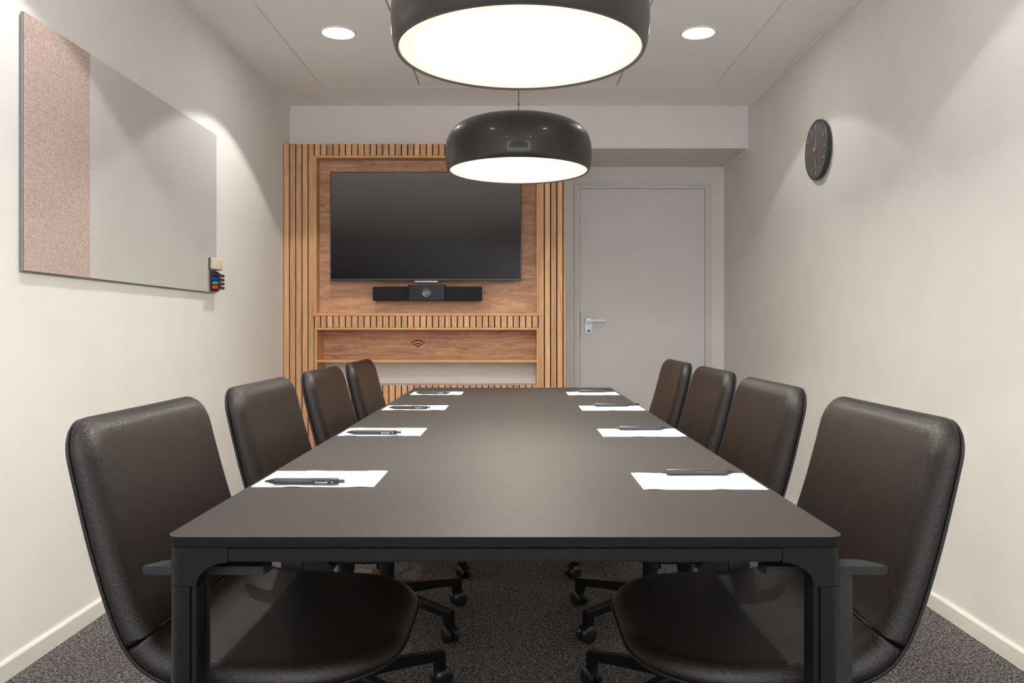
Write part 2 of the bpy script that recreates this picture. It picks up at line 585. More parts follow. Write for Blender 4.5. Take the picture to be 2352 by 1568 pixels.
# handle: plate, rose, lever
hx = 0.534
bm = bmesh.new()
prism(bm, rrect(hx - 0.026, hx + 0.026, 0.985, 1.100, (0.024,) * 4), 'Y', YB - 0.006, YB + 0.004)
obj('lock_plate', bm, M['steel'], d)
bm = lathe(bmesh.new(), [(0.0, 0.012), (0.023, 0.012), (0.026, 0.009), (0.026, 0), (0, 0)], 24)
rotmesh(bm, Matrix.Translation((hx, YB - 0.004, 1.085)) @ Matrix.Rotation(R(90), 4, 'X'))
obj('handle_rose', bm, M['steel'], d, smooth=True)
bm = bmesh.new()
lathe(bm, [(0.0, 0), (0.010, 0), (0.010, 0.045), (0, 0.045)], 16)
rotmesh(bm, Matrix.Translation((hx, YB - 0.012, 1.085)) @ Matrix.Rotation(R(90), 4, 'X'))
prism(bm, rrect(hx - 0.010, hx + 0.120, 1.076, 1.092, (0.007,) * 4), 'Y', YB - 0.062, YB - 0.048)
obj('door_handle', bm, M['steel'], d, smooth=True)
bm = bmesh.new()
lathe(bm, [(0.0, 0), (0.009, 0), (0.009, 0.010), (0, 0.010)], 16)
rotmesh(bm, Matrix.Translation((hx, YB - 0.004, 1.008)) @ Matrix.Rotation(R(90), 4, 'X'))
obj('key_cylinder', bm, M['clock_rim'], d, smooth=True)
obj('latch_plate', bx(DX0 - 0.002, DX0 + 0.0035, YB - 0.001, YB + 0.02, 0.965, 1.15), M['black_plastic'], d)

# ================================================================ SLATTED OAK WALL UNIT
PF, PB = 5.12, 5.338         # front and back
K = 1830 / PF
def PX(p):
    return (p - 1186) / K
def PZ(p):
    return CAM_Z + (753 - p) / K
u = thing('slatted_wall_unit', 'oak slatted wall unit with a framed recess around the television and a shelf niche', 'wall unit', (0, PF, 0))
def upart(name, x0, x1, y0, y1, z0, z1, mat, bev=0.0, **k):
    return obj(name, bx(x0, x1, y0 - PF, y1 - PF, z0, z1, bev=bev), mat, u, **k)
top, bot = PZ(330), 0.002
SB = PF + 0.016              # back of the slats
# dark felt backing: left, right, three bands
for (x0, x1, z0, z1) in ((PX(650.8), PX(721), bot, top), (PX(1237.5), PX(1294.5), bot, top),
                         (PX(721), PX(1237.5), PZ(357.5), top), (PX(721), PX(1237.5), PZ(752), PZ(725)),
                         (PX(728.5), PX(1232.5), bot, PZ(885))):
    upart('backing_board', x0, x1, SB, SB + 0.014, z0, z1, M['felt_black'])
def gap(k):
    return PX(664.6 + 14.29 * k)
G = 0.0034
def slat(k, z0, z1):
    upart('slat', gap(k - 1) + G, gap(k) - G, PF, SB, z0, z1, M['slat'], bev=0.0012)
for k in list(range(0, 5)) + list(range(41, 45)):
    slat(k, bot, top)
for k in range(5, 41):
    slat(k, PZ(356.8), top)
    slat(k, PZ(751.6), PZ(725.4))
    slat(k, bot, PZ(884.2)) if 5 < k < 41 else None
upart('end_trim', PX(1294.3), PX(1298.6), PF - 0.002, PB, bot, top, M['oak_edge_v'])
upart('end_trim', PX(649.9) , PX(651.2), SB, PB, bot, top, M['felt_black'])
upart('top_board', PX(651), PX(1298), SB + 0.014, PB, top - 0.018, top - 0.001, M['oak_edge'])
# frame of the television recess
TI = (PX(727), PX(1232.2), PZ(719), PZ(362.6))
TO = (PX(720.8), PX(1238.0), PZ(725), PZ(357.2))
FB = PF + 0.085
upart('recess_board', TO[0], TI[0], PF - 0.004, FB, TO[2], TO[3], M['oak_edge_v'], bev=0.0008)
upart('recess_board', TI[1], TO[1], PF - 0.004, FB, TO[2], TO[3], M['oak_edge_v'], bev=0.0008)
upart('recess_board', TI[0], TI[1], PF - 0.004, FB, TI[3], TO[3], M['oak_edge'], bev=0.0008)
upart('recess_board', TI[0], TI[1], PF - 0.004, FB, TO[2], TI[2], M['oak_edge'], bev=0.0008)
upart('back_panel', TI[0] - 0.003, TI[1] + 0.003, FB - 0.004, FB + 0.010, TI[2] - 0.003, TI[3] + 0.003, M['oak_panel'])
# shelf niche and the open gap below it share two side boards
SI = (PX(728.6), PX(1232.4))
SO = (PX(722.5), PX(1238.0))
upart('side_board', SO[0], SI[0], PF - 0.004, PB, bot, PZ(752), M['oak_edge_v'], bev=0.0008)
upart('side_board', SI[1], SO[1], PF - 0.004, PB, bot, PZ(752), M['oak_edge_v'], bev=0.0008)
upart('niche_top', SI[0], SI[1], PF - 0.004, PB, PZ(757.4), PZ(752), M['oak_edge'], bev=0.0008)
upart('shelf', SI[0], SI[1], PF - 0.004, PB, PZ(832), PZ(826), M['oak_edge'], bev=0.0008)
upart('niche_back', SI[0], SI[1], PF + 0.170, PF + 0.182, PZ(826), PZ(757.4), M['oak_panel'])
upart('ledge', SI[0], SI[1], SB + 0.014, PB, PZ(884.2) - 0.02, PZ(884.2) - 0.004, M['wall_back'])
# engraved wireless sign and lettering on the niche back
NY = 0.170 - 0.0006
KN = 1830 / (PF + 0.17)
def NX(p):
    return (p - 1186) / KN
def NZ(p):
    return CAM_Z + (753 - p) / KN
def arc(cx, cz, r, t, half, n=14):
    bm = bmesh.new()
    pts = []
    for k in range(n + 1):
        a = R(90 - half + 2 * half * k / n)
        pts.append((cx + (r + t / 2) * math.cos(a), cz + (r + t / 2) * math.sin(a)))
    for k in range(n, -1, -1):
        a = R(90 - half + 2 * half * k / n)
        pts.append((cx + (r - t / 2) * math.cos(a), cz + (r - t / 2) * math.sin(a)))
    return prism(bm, pts, 'Y', NY, NY + 0.0006)
icx, icz = NX(959.8), NZ(801)
for r_, h_ in ((0.0570, 50), (0.0360, 50), (0.0175, 44)):
    obj('wireless_symbol', arc(icx, icz, r_, 0.0085, h_), M['burnt'], u, label='dark engraved wireless arc')
for s, x, zc, wd, hgt in (('Wi-Fi/Code', NX(981.5), NZ(790.2), 48.5 / KN, 8.2 / KN), ('comwellhotels', NX(975.5), NZ(798.6), 60.5 / KN, 8.0 / KN)):
    bm = fit_width(text_bm(s, 0.03, 0.0003), wd, None)
    rotmesh(bm, Matrix.Translation((x, NY + 0.0002, zc)) @ Matrix.Rotation(R(90), 4, 'X'))
    obj('lettering', bm, M['burnt_text'], u, label='small engraved brown lettering')

# ---- television
tv = thing('television', 'large flat black wall-mounted television in the oak recess', 'television', (-0.5795, 5.10, 1.332))
W2, H2 = 0.611, 0.698
obj('tv_body', bx(-W2, W2, 0, 0.035, 0, H2, bev=0.003, seg=2), M['tv_body'], tv)
obj('screen', bx(-W2 + 0.006, W2 - 0.006, -0.0012, 0.004, 0.013, H2 - 0.006), M['tv_screen'], tv, label='dark screen with a grey-to-black reflection painted in')
obj('bottom_bezel', bx(-W2 + 0.002, W2 - 0.002, -0.003, 0.006, 0.001, 0.012, bev=0.001), M['clock_rim'], tv)
obj('logo_tab', bx(-0.072, 0.076, -0.004, 0.02, -0.010, -0.0005, bev=0.001), M['steel'], tv, label='silver strip under the bezel')
obj('wall_mount', bx(-0.2, 0.2, 0.035, FB - 5.10 - 0.005, 0.2, 0.5), M['black_metal'], tv)
# ---- conference bar
sb = thing('conference_soundbar', 'black conference soundbar with a round camera lens, hung below the television', 'soundbar', (-0.5715, 5.085, 1.205))
obj('speaker_grille', bx(-0.3460, -0.117, 0.004, 0.085, 0.0, 0.090, bev=0.004, seg=2), M['grille'], sb)
obj('speaker_grille', bx(0.115, 0.350, 0.004, 0.085, 0.0, 0.090, bev=0.004, seg=2), M['grille'], sb)
obj('camera_housing', bx(-0.118, 0.116, -0.004, 0.085, -0.001, 0.103, bev=0.003, seg=2), M['gloss_black'], sb)
bm = lathe(bmesh.new(), [(0.023, 0.0), (0.0305, 0.0), (0.0305, 0.010), (0.027, 0.012), (0.024, 0.010), (0.023, 0.0)], 40, caps=False)
rotmesh(bm, Matrix.Translation((0, -0.003, 0.048)) @ Matrix.Rotation(R(90), 4, 'X'))
obj('lens_ring', bm, M['steel'], sb, smooth=True)
bm = lathe(bmesh.new(), [(0.0, 0.006), (0.008, 0.006), (0.012, 0.004), (0.024, 0.007), (0.024, 0.0), (0, 0)], 40)
rotmesh(bm, Matrix.Translation((0, -0.003, 0.048)) @ Matrix.Rotation(R(90), 4, 'X'))
obj('camera_lens', bm, M['lens_glass'], sb, smooth=True)

# ================================================================ WHITEBOARD with pink pinboard end
wb = thing('whiteboard', 'long frameless whiteboard with a pink felt pinboard end on the left wall', 'whiteboard', (WL, 2.400, 1.2017))
BL, BH = 1.535, 0.782
FX = 0.020            # face above the wall
def wpart(name, x0, x1, y0, y1, z0, z1, mat, bev=0.0, **k):
    return obj(name, bx(x0, x1, y0, y1, z0, z1, bev=bev), mat, wb, **k)
wpart('backing_frame', 0.006, FX - 0.005, 0.0, BL, 0.0, BH, M['board_edge'])
wpart('felt_pinboard', FX - 0.005, FX, 0.0015, 0.3685, 0.0015, BH - 0.001, M['felt_pink'], bev=0.0008, label='pink felt pinboard')
wpart('writing_surface', FX - 0.005, FX - 0.0005, 0.3700, BL - 0.001, 0.0015, BH - 0.001, M['board_white'], bev=0.0008, label='pale grey writing surface')
for yy in (0.15, BL - 0.15):
    wpart('wall_spacer', 0.0002, 0.006, yy - 0.03, yy + 0.03, 0.1, BH - 0.1, M['board_edge'])
# pen holder, markers, eraser
hy = 3.842
bm = bmesh.new()
box(bm, 0, 0.012, 0, 0.085, 0, 0.098, bev=0.002)
for k in range(5):
    box(bm, 0.010, 0.026, 0.010, 0.075, 0.008 + k * 0.0200, 0.0105 + k * 0.0200)
ho = obj('marker_holder', bm, M['black_plastic'])
ho.location = (WL + FX + 0.0002, hy + 0.004, 1.208)
tag(ho, 'small black magnetic marker holder at the lower right end of the whiteboard', 'pen holder')
X0 = WL + FX + 0.012
for k, c in enumerate(('red', 'green', 'blue', 'black')):
    m_ = thing('marker_pen', f'{c}-capped marker pen in the holder on the whiteboard, ' + ('lowest of four', 'second from the bottom', 'third from the bottom', 'topmost of four')[k], 'marker', (X0 + 0.0125, hy - 0.012, 1.2272 + k * 0.0200), 0, 'markers on the whiteboard')
    bm = lathe(bmesh.new(), [(0, 0), (0.006, 0), (0.0085, 0.004), (0.0085, 0.040), (0, 0.040)], 20)
    rotmesh(bm, Matrix.Rotation(R(-90), 4, 'X'))
    obj('cap', bm, M['cap_' + c], m_, smooth=True)
    bm = lathe(bmesh.new(), [(0, 0.040), (0.0078, 0.040), (0.0078, 0.125), (0.006, 0.128), (0, 0.128)], 20)
    rotmesh(bm, Matrix.Rotation(R(-90), 4, 'X'))
    obj('barrel', bm, M['cap_black'], m_, smooth=True)
e = thing('board_eraser', 'beige block eraser stuck to the whiteboard above the marker pens', 'eraser', (WL + FX + 0.0003, hy - 0.012, 1.313))
obj('eraser_pad', bx(0, 0.007, 0, 0.115, 0, 0.056, bev=0.001), M['clock_face'], e)
obj('eraser_body', bx(0.007, 0.028, 0, 0.115, 0, 0.056, bev=0.006, seg=3), M['eraser'], e, smooth=True)

# ================================================================ WALL CLOCK
ck = thing('wall_clock', 'round slate-grey wall clock with brass hands on the right wall', 'clock', (WR, 4.012, 1.926))
def onwall(bm):
    # local Z (lathe axis) -> -X off the wall, local Y -> world Z, local X -> toward the camera
    m_ = Matrix(((0, 0, -1, 0), (-1, 0, 0, 0), (0, 1, 0, 0), (0, 0, 0, 1)))
    return rotmesh(bm, m_)
bm = lathe(bmesh.new(), [(0, 0.0005), (0.135, 0.0005), (0.146, 0.006), (0.150, 0.012), (0.150, 0.026), (0.147, 0.0285), (0.143, 0.0285), (0.1425, 0.0255), (0, 0.0255)], 72)
obj('clock_case', onwall(bm), M['clock_rim'], ck, smooth=True)
bm = lathe(bmesh.new(), [(0, 0.0275), (0.1423, 0.0275), (0.1423, 0.0250), (0, 0.0250)], 72)
obj('dial', onwall(bm), M['clock_face'], ck, smooth=True)
for h in range(12):
    a = R(90 - 30 * h)
    bm = bx(0.104, 0.127, -0.0028, 0.0028, 0.0275, 0.0290)
    rotmesh(bm, Matrix.Rotation(a, 4, 'Z'))
    obj('hour_marker', onwall(bm), M['brass'], ck)
def hand(name, ang, ln, wd, z):
    bm = bmesh.new()
    prism(bm, [(-0.018, -wd / 2), (ln, -wd / 2 * 0.7), (ln, wd / 2 * 0.7), (-0.018, wd / 2)], 'Z', z, z + 0.0012)
    rotmesh(bm, Matrix.Rotation(R(90 - ang), 4, 'Z'))
    obj(name, onwall(bm), M['brass'], ck)
hand('hour_hand', 14, 0.070, 0.007, 0.031)
hand('minute_hand', 167, 0.110, 0.006, 0.0335)
obj('hand_cap', onwall(lathe(bmesh.new(), [(0, 0.0275), (0.008, 0.0275), (0.008, 0.038), (0, 0.038)], 20)), M['brass'], ck, smooth=True)

# ================================================================ DOWNLIGHTS
def spot(o, parent):
    ld = bpy.data.lights.new('spot_beam', 'SPOT')
    ld.energy = SPOT_W[0] if o.location.x < 0 else SPOT_W[1]
    ld.color = (1.0, 0.97, 0.93)
    ld.spot_size = R(114)
    ld.spot_blend = 0.10
    ld.shadow_soft_size = 0.035
    l = bpy.data.objects.new('spot_beam', ld)
    C.objects.link(l)
    l.parent = parent
    l.location = (0, 0, -0.006)
dl_names = {(0, 0): 'round recessed downlight in the left half of the ceiling, nearer the far wall',
            (1, 0): 'round recessed downlight in the right half of the ceiling, nearer the far wall',
            (0, 1): 'round recessed downlight over the left chairs, above the top edge of the picture',
            (1, 1): 'round recessed downlight over the right chairs, above the top edge of the picture',
            (0, 2): 'round recessed downlight on the left close to the camera',
            (1, 2): 'round recessed downlight on the right close to the camera'}
for i, x in enumerate((-0.886, 0.906)):
    for j, yy in enumerate((3.965, 2.16, 0.36)):
        t = thing('recessed_downlight', dl_names[(i, j)], 'downlight', (x, yy, ZC), 0, 'ceiling downlights')
        bm = lathe(bmesh.new(), [(0.0775, -0.0012), (0.0775, -0.005), (0.081, -0.0065), (0.087, -0.004), (0.0885, 0.0008), (0.080, 0.0008)], 48, caps=False)
        obj('trim_ring', bm, M['white_trim'], t, smooth=True)
        bm = lathe(bmesh.new(), [(0, -0.0022), (0.079, -0.0018), (0.079, 0.0005), (0, 0.0005)], 48)
        obj('lens', bm, M['spot_glow'], t, smooth=True)
        spot(t, t)

# ================================================================ PENDANTS
def pendant(yy, label):
    zb = 1.672
    t = thing('dome_pendant_lamp', label, 'pendant lamp', (0.009, yy, zb), 0, 'black dome pendants over the table')
    # outer profile: tucked rim, near-vertical flank, broad shoulder, flat crown
    prof = [(0.2880, 0.0), (0.2935, 0.012), (0.2975, 0.032), (0.2995, 0.060), (0.2990, 0.085), (0.2955, 0.112), (0.2880, 0.136),
            (0.2750, 0.157), (0.2560, 0.174), (0.2300, 0.188), (0.1950, 0.199), (0.1500, 0.208), (0.0950, 0.2135), (0.0400, 0.216), (0.0, 0.217)]
    inner = [(0.0, 0.211), (0.0950, 0.2075), (0.1500, 0.202), (0.1950, 0.193), (0.2300, 0.182), (0.2560, 0.168), (0.2750, 0.151),
             (0.2890, 0.112), (0.2930, 0.060), (0.2880, 0.020), (0.2830, 0.002)]
    # smooth the outer flank with a spline resample
    pts = []
    P = [Vector((a, b, 0)) for a, b in prof]
    for i in range(len(P) - 1):
        p0, p1, p2, p3 = P[max(i - 1, 0)], P[i], P[i + 1], P[min(i + 2, len(P) - 1)]
        for k in range(4):
            s = k / 4
            q = 0.5 * ((2 * p1) + (p2 - p0) * s + (2 * p0 - 5 * p1 + 4 * p2 - p3) * s * s + (3 * p1 - p0 - 3 * p2 + p3) * s ** 3)
            pts.append((max(q.x, 0), q.y))
    pts.append(prof[-1])
    bm = lathe(bmesh.new(), pts + inner, 128, caps=False)
    obj('shade', bm, M['lamp_black'], t, smooth=True, sharp=60)
    bm = lathe(bmesh.new(), [(0.2805, 0.003), (0.2835, -0.0015), (0.2868, -0.0015), (0.2885, 0.001), (0.2860, 0.006), (0.2815, 0.008)], 128, caps=False)
    obj('rim', bm, M['lamp_rim'], t, smooth=True)
    bm = lathe(bmesh.new(), [(0, 0.010), (0.15, 0.009), (0.24, 0.006), (0.2808, 0.003), (0.2808, 0.007), (0.24, 0.012), (0, 0.016)], 96)
    obj('diffuser', bm, M['lamp_glow'], t, smooth=True, label='glowing warm white diffuser')
    bm = lathe(bmesh.new(), [(0, 0.216), (0.0022, 0.216), (0.0022, ZC - zb - 0.02), (0, ZC - zb - 0.02)], 10)
    obj('cord', bm, M['cord'], t, smooth=True)
    bm = lathe(bmesh.new(), [(0, 0.214), (0.009, 0.214), (0.007, 0.226), (0.003, 0.232), (0, 0.232)], 16)
    lathe(bm, [(0, 0.272), (0.0042, 0.272), (0.0042, 0.280), (0, 0.280)], 12)
    obj('cord_grip', bm, M['cord'], t, smooth=True)
    bm = lathe(bmesh.new(), [(0, ZC - zb - 0.03), (0.045, ZC - zb - 0.028), (0.05, ZC - zb - 0.0005), (0, ZC - zb - 0.0005)], 32)
    obj('ceiling_rose', bm, M['lamp_black'], t, smooth=True)
    return t
pendant(1.862, 'large glossy black dome pendant lamp hanging closest to the camera, cut by the top edge')
pendant(3.270, 'glossy black dome pendant lamp hanging over the far half of the table')

# ================================================================ TABLE
TXL, TXR = -0.4985, 0.4665
TYF, TYB = 1.125, 3.945
TZ = 0.735
tb = thing('conference_table', 'long rectangular conference table with taupe top and black metal frame', 'table', (0, 0, 0))
bm = bmesh.new()
pts = rrect(TXL, TXR, TYF, TYB, (0.024,) * 4, 8)
prism(bm, pts, 'Z', TZ - 0.0145, TZ - 0.0006)
obj('top_edge', bm, M['table_edge'], tb, smooth=True, sharp=30)
bm = prism(bmesh.new(), rrect(TXL + 0.0004, TXR - 0.0004, TYF + 0.0004, TYB - 0.0004, (0.0236,) * 4, 8), 'Z', TZ - 0.0006, TZ)
obj('tabletop', bm, M['table_top'], tb, label='matt taupe laminate top')
A0, A1 = 0.698, 0.7190
Lw = 0.042
i_ = 0.003
def rail(x0, x1, y0, y1, lab=None):
    bm = bx(x0, x1, y0, y1, A0, A1 - 0.001)
    es = [e for e in bm.edges if all(abs(v.co.z - A0) < 1e-5 for v in e.verts) and e.calc_length() > 0.1]
    bmesh.ops.bevel(bm, geom=es, offset=0.004, segments=4, affect='EDGES')
    obj('frame_rail', bm, M['black_metal'], tb, smooth=True, sharp=30)
xl, xr, yf, yb = TXL + i_, TXR - i_, TYF + i_, TYB - i_
J = 0.0865
rail(xl + J + 0.001, xr - J - 0.001, yf, yf + 0.030)
rail(xl + J + 0.001, xr - J - 0.001, yb - 0.030, yb)
rail(xl, xl + 0.030, yf + J + 0.001, yb - J - 0.001)
rail(xr - 0.030, xr, yf + J + 0.001, yb - J - 0.001)
obj('underframe', bx(TXL + 0.05, TXR - 0.05, TYF + 0.05, TYB - 0.05, A1 - 0.001, TZ - 0.0145), M['black_plastic'], tb)
def corner(sx, sy, cx, cy):
    """bracket at outer corner (cx, cy); sx, sy point inwards"""
    def plan(wx, wy, r, z0, z1, ri=0.004):
        p = rrect(0, wx, 0, wy, (r, ri, ri, ri), 8)
        pp = [(cx + sx * a, cy + sy * b) for a, b in p]
        return pp, z0, z1
    bm = bmesh.new()
    pp, z0, z1 = plan(Lw, Lw, 0.020, 0.664, A1)
    prism(bm, pp, 'Z', z0, z1)
    # arms along both rails with a quarter-round fillet underneath
    r = 0.040
    prof = [(0.02, A1), (J, A1), (J, A0)]
    n = 12
    for k in range(n + 1):
        a = R(90 + 90 * k / n)
        prof.append((Lw + r + 0.006 + (r + 0.006) * math.cos(a), A0 - 0.034 + 0.034 * math.sin(a)))
    prof.append((0.02, 0.664))
    prism(bm, [(cx + sx * a, b) for a, b in prof], 'Y', cy + sy * 0.0002, cy + sy * 0.030)
    prof = [(0.02, A1), (J, A1), (J, A0), (Lw + 0.012, A0), (Lw + 0.004, A0 - 0.003), (Lw - 0.002, A0 - 0.009), (0.02, A0 - 0.009)]
    prism(bm, [(cy + sy * a, b) for a, b in prof], 'X', cx + sx * 0.0002, cx + sx * 0.030)
    obj('corner_bracket', bm, M['black_metal'], tb, smooth=True, sharp=28)
    bm = bmesh.new()
    pp, z0, z1 = plan(Lw - 0.0092, Lw - 0.001, 0.020, 0.006, 0.6632)
    prism(bm, pp, 'Z', z0, z1)
    p = [(cx + sx * a, cy + sy * b) for a, b in rrect(Lw - 0.0080, Lw, 0.002, Lw - 0.001, (0.002,) * 4, 3)]
    prism(bm, p, 'Z', 0.006, 0.6632)
    p = [(cx + sx * a, cy + sy * b) for a, b in ((Lw - 0.010, 0.006), (Lw - 0.007, 0.006), (Lw - 0.007, 0.036), (Lw - 0.010, 0.036))]
    prism(bm, p, 'Z', 0.006, 0.662)
    leg = obj('leg', bm, M['black_metal'], tb, smooth=True, sharp=28)
    bm = lathe(bmesh.new(), [(0, 0.0), (0.016, 0.0), (0.016, 0.006), (0, 0.006)], 20, center=(cx + sx * Lw / 2, cy + sy * Lw / 2))
    obj('leg_foot', bm, M['black_plastic'], leg, smooth=True)
corner(1, 1, xl, yf)
corner(-1, 1, xr, yf)
corner(1, -1, xl, yb)
corner(-1, -1, xr, yb)

# ================================================================ NOTEPADS AND PENS
NPX, NPY = 0.227, 0.160
def pad_bm(seed):
    rnd = random.Random(seed)
    bm = bmesh.new()
    nx, ny = 24, 8
    a1, a2, p1 = rnd.uniform(0.0006, 0.0010), rnd.uniform(0.0004, 0.0008), rnd.uniform(0, 6)
    def z(i, j):
        e = abs(j / ny - 0.5) * 2
        return max(0.0, a1 * math.sin(i / nx * 11 + p1) + a2 * math.sin(i / nx * 23 + 2 * p1)) * e ** 2
    lo = [[bm.verts.new((i / nx * NPX, j / ny * NPY, z(i, j) + 0.0001)) for j in range(ny + 1)] for i in range(nx + 1)]
    hi = [[bm.verts.new((i / nx * NPX, j / ny * NPY, z(i, j) + 0.0013)) for j in range(ny + 1)] for i in range(nx + 1)]
    for i in range(nx):
        for j in range(ny):
            bm.faces.new((lo[i][j], lo[i][j + 1], lo[i + 1][j + 1], lo[i + 1][j]))
            bm.faces.new((hi[i][j], hi[i + 1][j], hi[i + 1][j + 1], hi[i][j + 1]))
    for i in range(nx):
        bm.faces.new((lo[i][0], lo[i + 1][0], hi[i + 1][0], hi[i][0]))
        bm.faces.new((lo[i][ny], hi[i][ny], hi[i + 1][ny], lo[i + 1][ny]))
    for j in range(ny):
        bm.faces.new((lo[0][j], hi[0][j], hi[0][j + 1], lo[0][j + 1]))
        bm.faces.new((lo[nx][j], lo[nx][j + 1], hi[nx][j + 1], hi[nx][j]))
    return bm

def marks_bm(side):
    """faint printed crest and address lines at two opposite corners"""
    bm = bmesh.new()
    z0, z1 = 0.0011, 0.00155
    spots = [(0.022, 0.016), (0.190, 0.105)] if side > 0 else [(0.200, 0.135), (0.012, 0.100)]
    (x, y), (x2, y2) = spots
    for k in range(3):
        prism(bm, [(x + k * .006, y), (x + k * .006 + .0008, y), (x + k * .006 + .0045, y + .007), (x + k * .006 + .0037, y + .007)], 'Z', z0, z1)
    for k in range(4):
        box(bm, x2 + k * 0.004, x2 + k * 0.004 + 0.0006, y2, y2 + 0.030 - 0.004 * k, z0, z1)
    return bm

def pen_parts(t, flip):
    """pen along +X from tip at 0; clip faces -Y (flip: +Y)"""
    r = 0.0062
    def L(prof, n=24):
        bm = lathe(bmesh.new(), prof, n)
        return rotmesh(bm, Matrix.Translation((0, 0, r)) @ Matrix.Rotation(R(90), 4, 'Y'))
    obj('tip', L([(0, 0), (0.0018, 0.0002), (0.0022, 0.003), (0.0058, 0.0175), (0, 0.0175)]), M['pen'], t, smooth=True)
    obj('barrel', L([(0, 0.0178), (0.0060, 0.0178), (r, 0.020), (r, 0.137), (0.0056, 0.138), (0, 0.138)]), M['pen'], t, smooth=True)
    obj('push_button', L([(0, 0.138), (0.0034, 0.138), (0.0034, 0.148), (0.0030, 0.149), (0, 0.149)]), M['pen'], t, smooth=True)
    s = 1 if flip else -1
    ang = R(-12) if not flip else R(12)
    bm = bx(0.089, 0.137, -0.0011, 0.0011, -0.0040, 0.0040, bev=0.0008)
    box(bm, 0.128, 0.137, -0.0030, 0.0030, 0.0005, 0.0050, bev=0.0006)
    rotmesh(bm, Matrix.Translation((0, s * (r + 0.0010), r - 0.0004)))
    cl = obj('clip', bm, M['pen'], t)
    if not flip:
        bm = fit_width(text_bm('Comwell', 0.006, 0.00008, 1.05), 0.0225, 0.0036)
        rotmesh(bm, Matrix.Translation((0.0955, -(r + 0.0022), r - 0.0022)) @ Matrix.Rotation(R(90), 4, 'X'))
        obj('lettering', bm, M['print_white'], cl, label='white printed lettering')
        bm = bmesh.new()
        c0 = Vector((0.1275, 0, r - 0.0005))
        for k in range(3):
            for q in range(2):
                a0 = R(90 + 120 * k - 50 + q * 50)
                a1 = a0 + R(46)
                p = []
                for rr, aa in ((0.0018, a0), (0.0018, a1), (0.0011, a1), (0.0011, a0)):
                    p.append((c0.x + rr * math.cos(aa), c0.z + rr * math.sin(aa)))
                prism(bm, p, 'Y', -(r + 0.00228), -(r + 0.0021))
        obj('printed_symbol', bm, M['print_white'], cl, label='white round arrows symbol')

where_l = ('nearest the camera', 'second from the camera', 'third from the camera', 'farthest from the camera')
PZT = TZ + 0.0002
padsL = [(-0.491, 1.476), (-0.489, 2.177), (-0.484, 2.860), (-0.470, 3.510)]
padsR = [(0.232, 1.452), (0.235, 2.162), (0.235, 2.845), (0.228, 3.495)]
penL = [(-0.4700, 0.0135), (-0.466, 0.014), (-0.460, 0.016), (-0.444, 0.020)]
penR = [(0.437, 1.586), (0.433, 2.285), (0.432, 2.972), (0.424, 3.628)]
for k, (x, yy) in enumerate(padsL):
    t = thing('notepad', f'white notepad on the left side of the table, {where_l[k]}', 'notepad', (x, yy, PZT), 0, 'notepads on the table')
    obj('paper', pad_bm(10 + k), M['paper'], t)
    if k == 0:
        obj('faint_print', marks_bm(-1), M['print_grey'], t, label='faint pale print')
    t = thing('ballpoint_pen', f'black ballpoint pen with white print on its clip, on left notepad {where_l[k]}', 'pen', (penL[k][0], yy + penL[k][1], PZT + 0.0022), R((0.3, -0.4, 0.5, 0)[k]), 'pens on the notepads')
    pen_parts(t, False)
for k, (x, yy) in enumerate(padsR):
    t = thing('notepad', f'white notepad on the right side of the table, {where_l[k]}', 'notepad', (x, yy, PZT), 0, 'notepads on the table')
    obj('paper', pad_bm(30 + k), M['paper'], t)
    if k < 2:
        obj('faint_print', marks_bm(1), M['print_grey'], t, label='faint pale print')
    t = thing('ballpoint_pen', f'plain black ballpoint pen at the back edge of the right-hand notepad {where_l[k]}', 'pen', (penR[k][0], penR[k][1], PZT + 0.0022), R(180), 'pens on the notepads')
    pen_parts(t, False)

# ================================================================ CHAIRS
# shell centre line in the chair's own side view: seat front -> back top (x forward, z up)
BASE = [(0.268, 0.492), (0.235, 0.485), (0.14, 0.480), (0.04, 0.480), (-0.03, 0.483), (-0.080, 0.493), (-0.118, 0.515), (-0.143, 0.548),
        (-0.165, 0.600), (-0.192, 0.690), (-0.214, 0.780), (-0.230, 0.850), (-0.241, 0.886)]
def resample(P, n):
    P = [Vector(p) for p in P]
    dense = []
    for i in range(len(P) - 1):
        p0, p1, p2, p3 = P[max(i - 1, 0)], P[i], P[i + 1], P[min(i + 2, len(P) - 1)]
        for k in range(12):
            s = k / 12
            dense.append(0.5 * ((2 * p1) + (p2 - p0) * s + (2 * p0 - 5 * p1 + 4 * p2 - p3) * s * s + (3 * p1 - p0 - 3 * p2 + p3) * s ** 3))
    dense.append(P[-1])
    acc = [0.0]
    for a, b in zip(dense, dense[1:]):
        acc.append(acc[-1] + (b - a).length)
    return dense, acc
DN, ACC = resample(BASE, 0)
LEN = ACC[-1]
def at(s):
    s = min(max(s, 0.0), LEN)
    lo, hi = 0, len(ACC) - 1
    while hi - lo > 1:
        m_ = (lo + hi) // 2
        if ACC[m_] <= s:
            lo = m_
        else:
            hi = m_
    f = (s - ACC[lo]) / max(ACC[hi] - ACC[lo], 1e-9)
    return DN[lo].lerp(DN[hi], f)
def frame_at(s):
    p = at(s)
    q = at(s + 0.012) - at(s - 0.012)
    q.normalize()
    # normal towards the sitter: rotate the tangent (which runs backwards then up) clockwise
    n = Vector((q.y, -q.x))
    return p, n
SEAM = ACC[7 * 12 - 2]       # where seat meets back
HW = 0.250

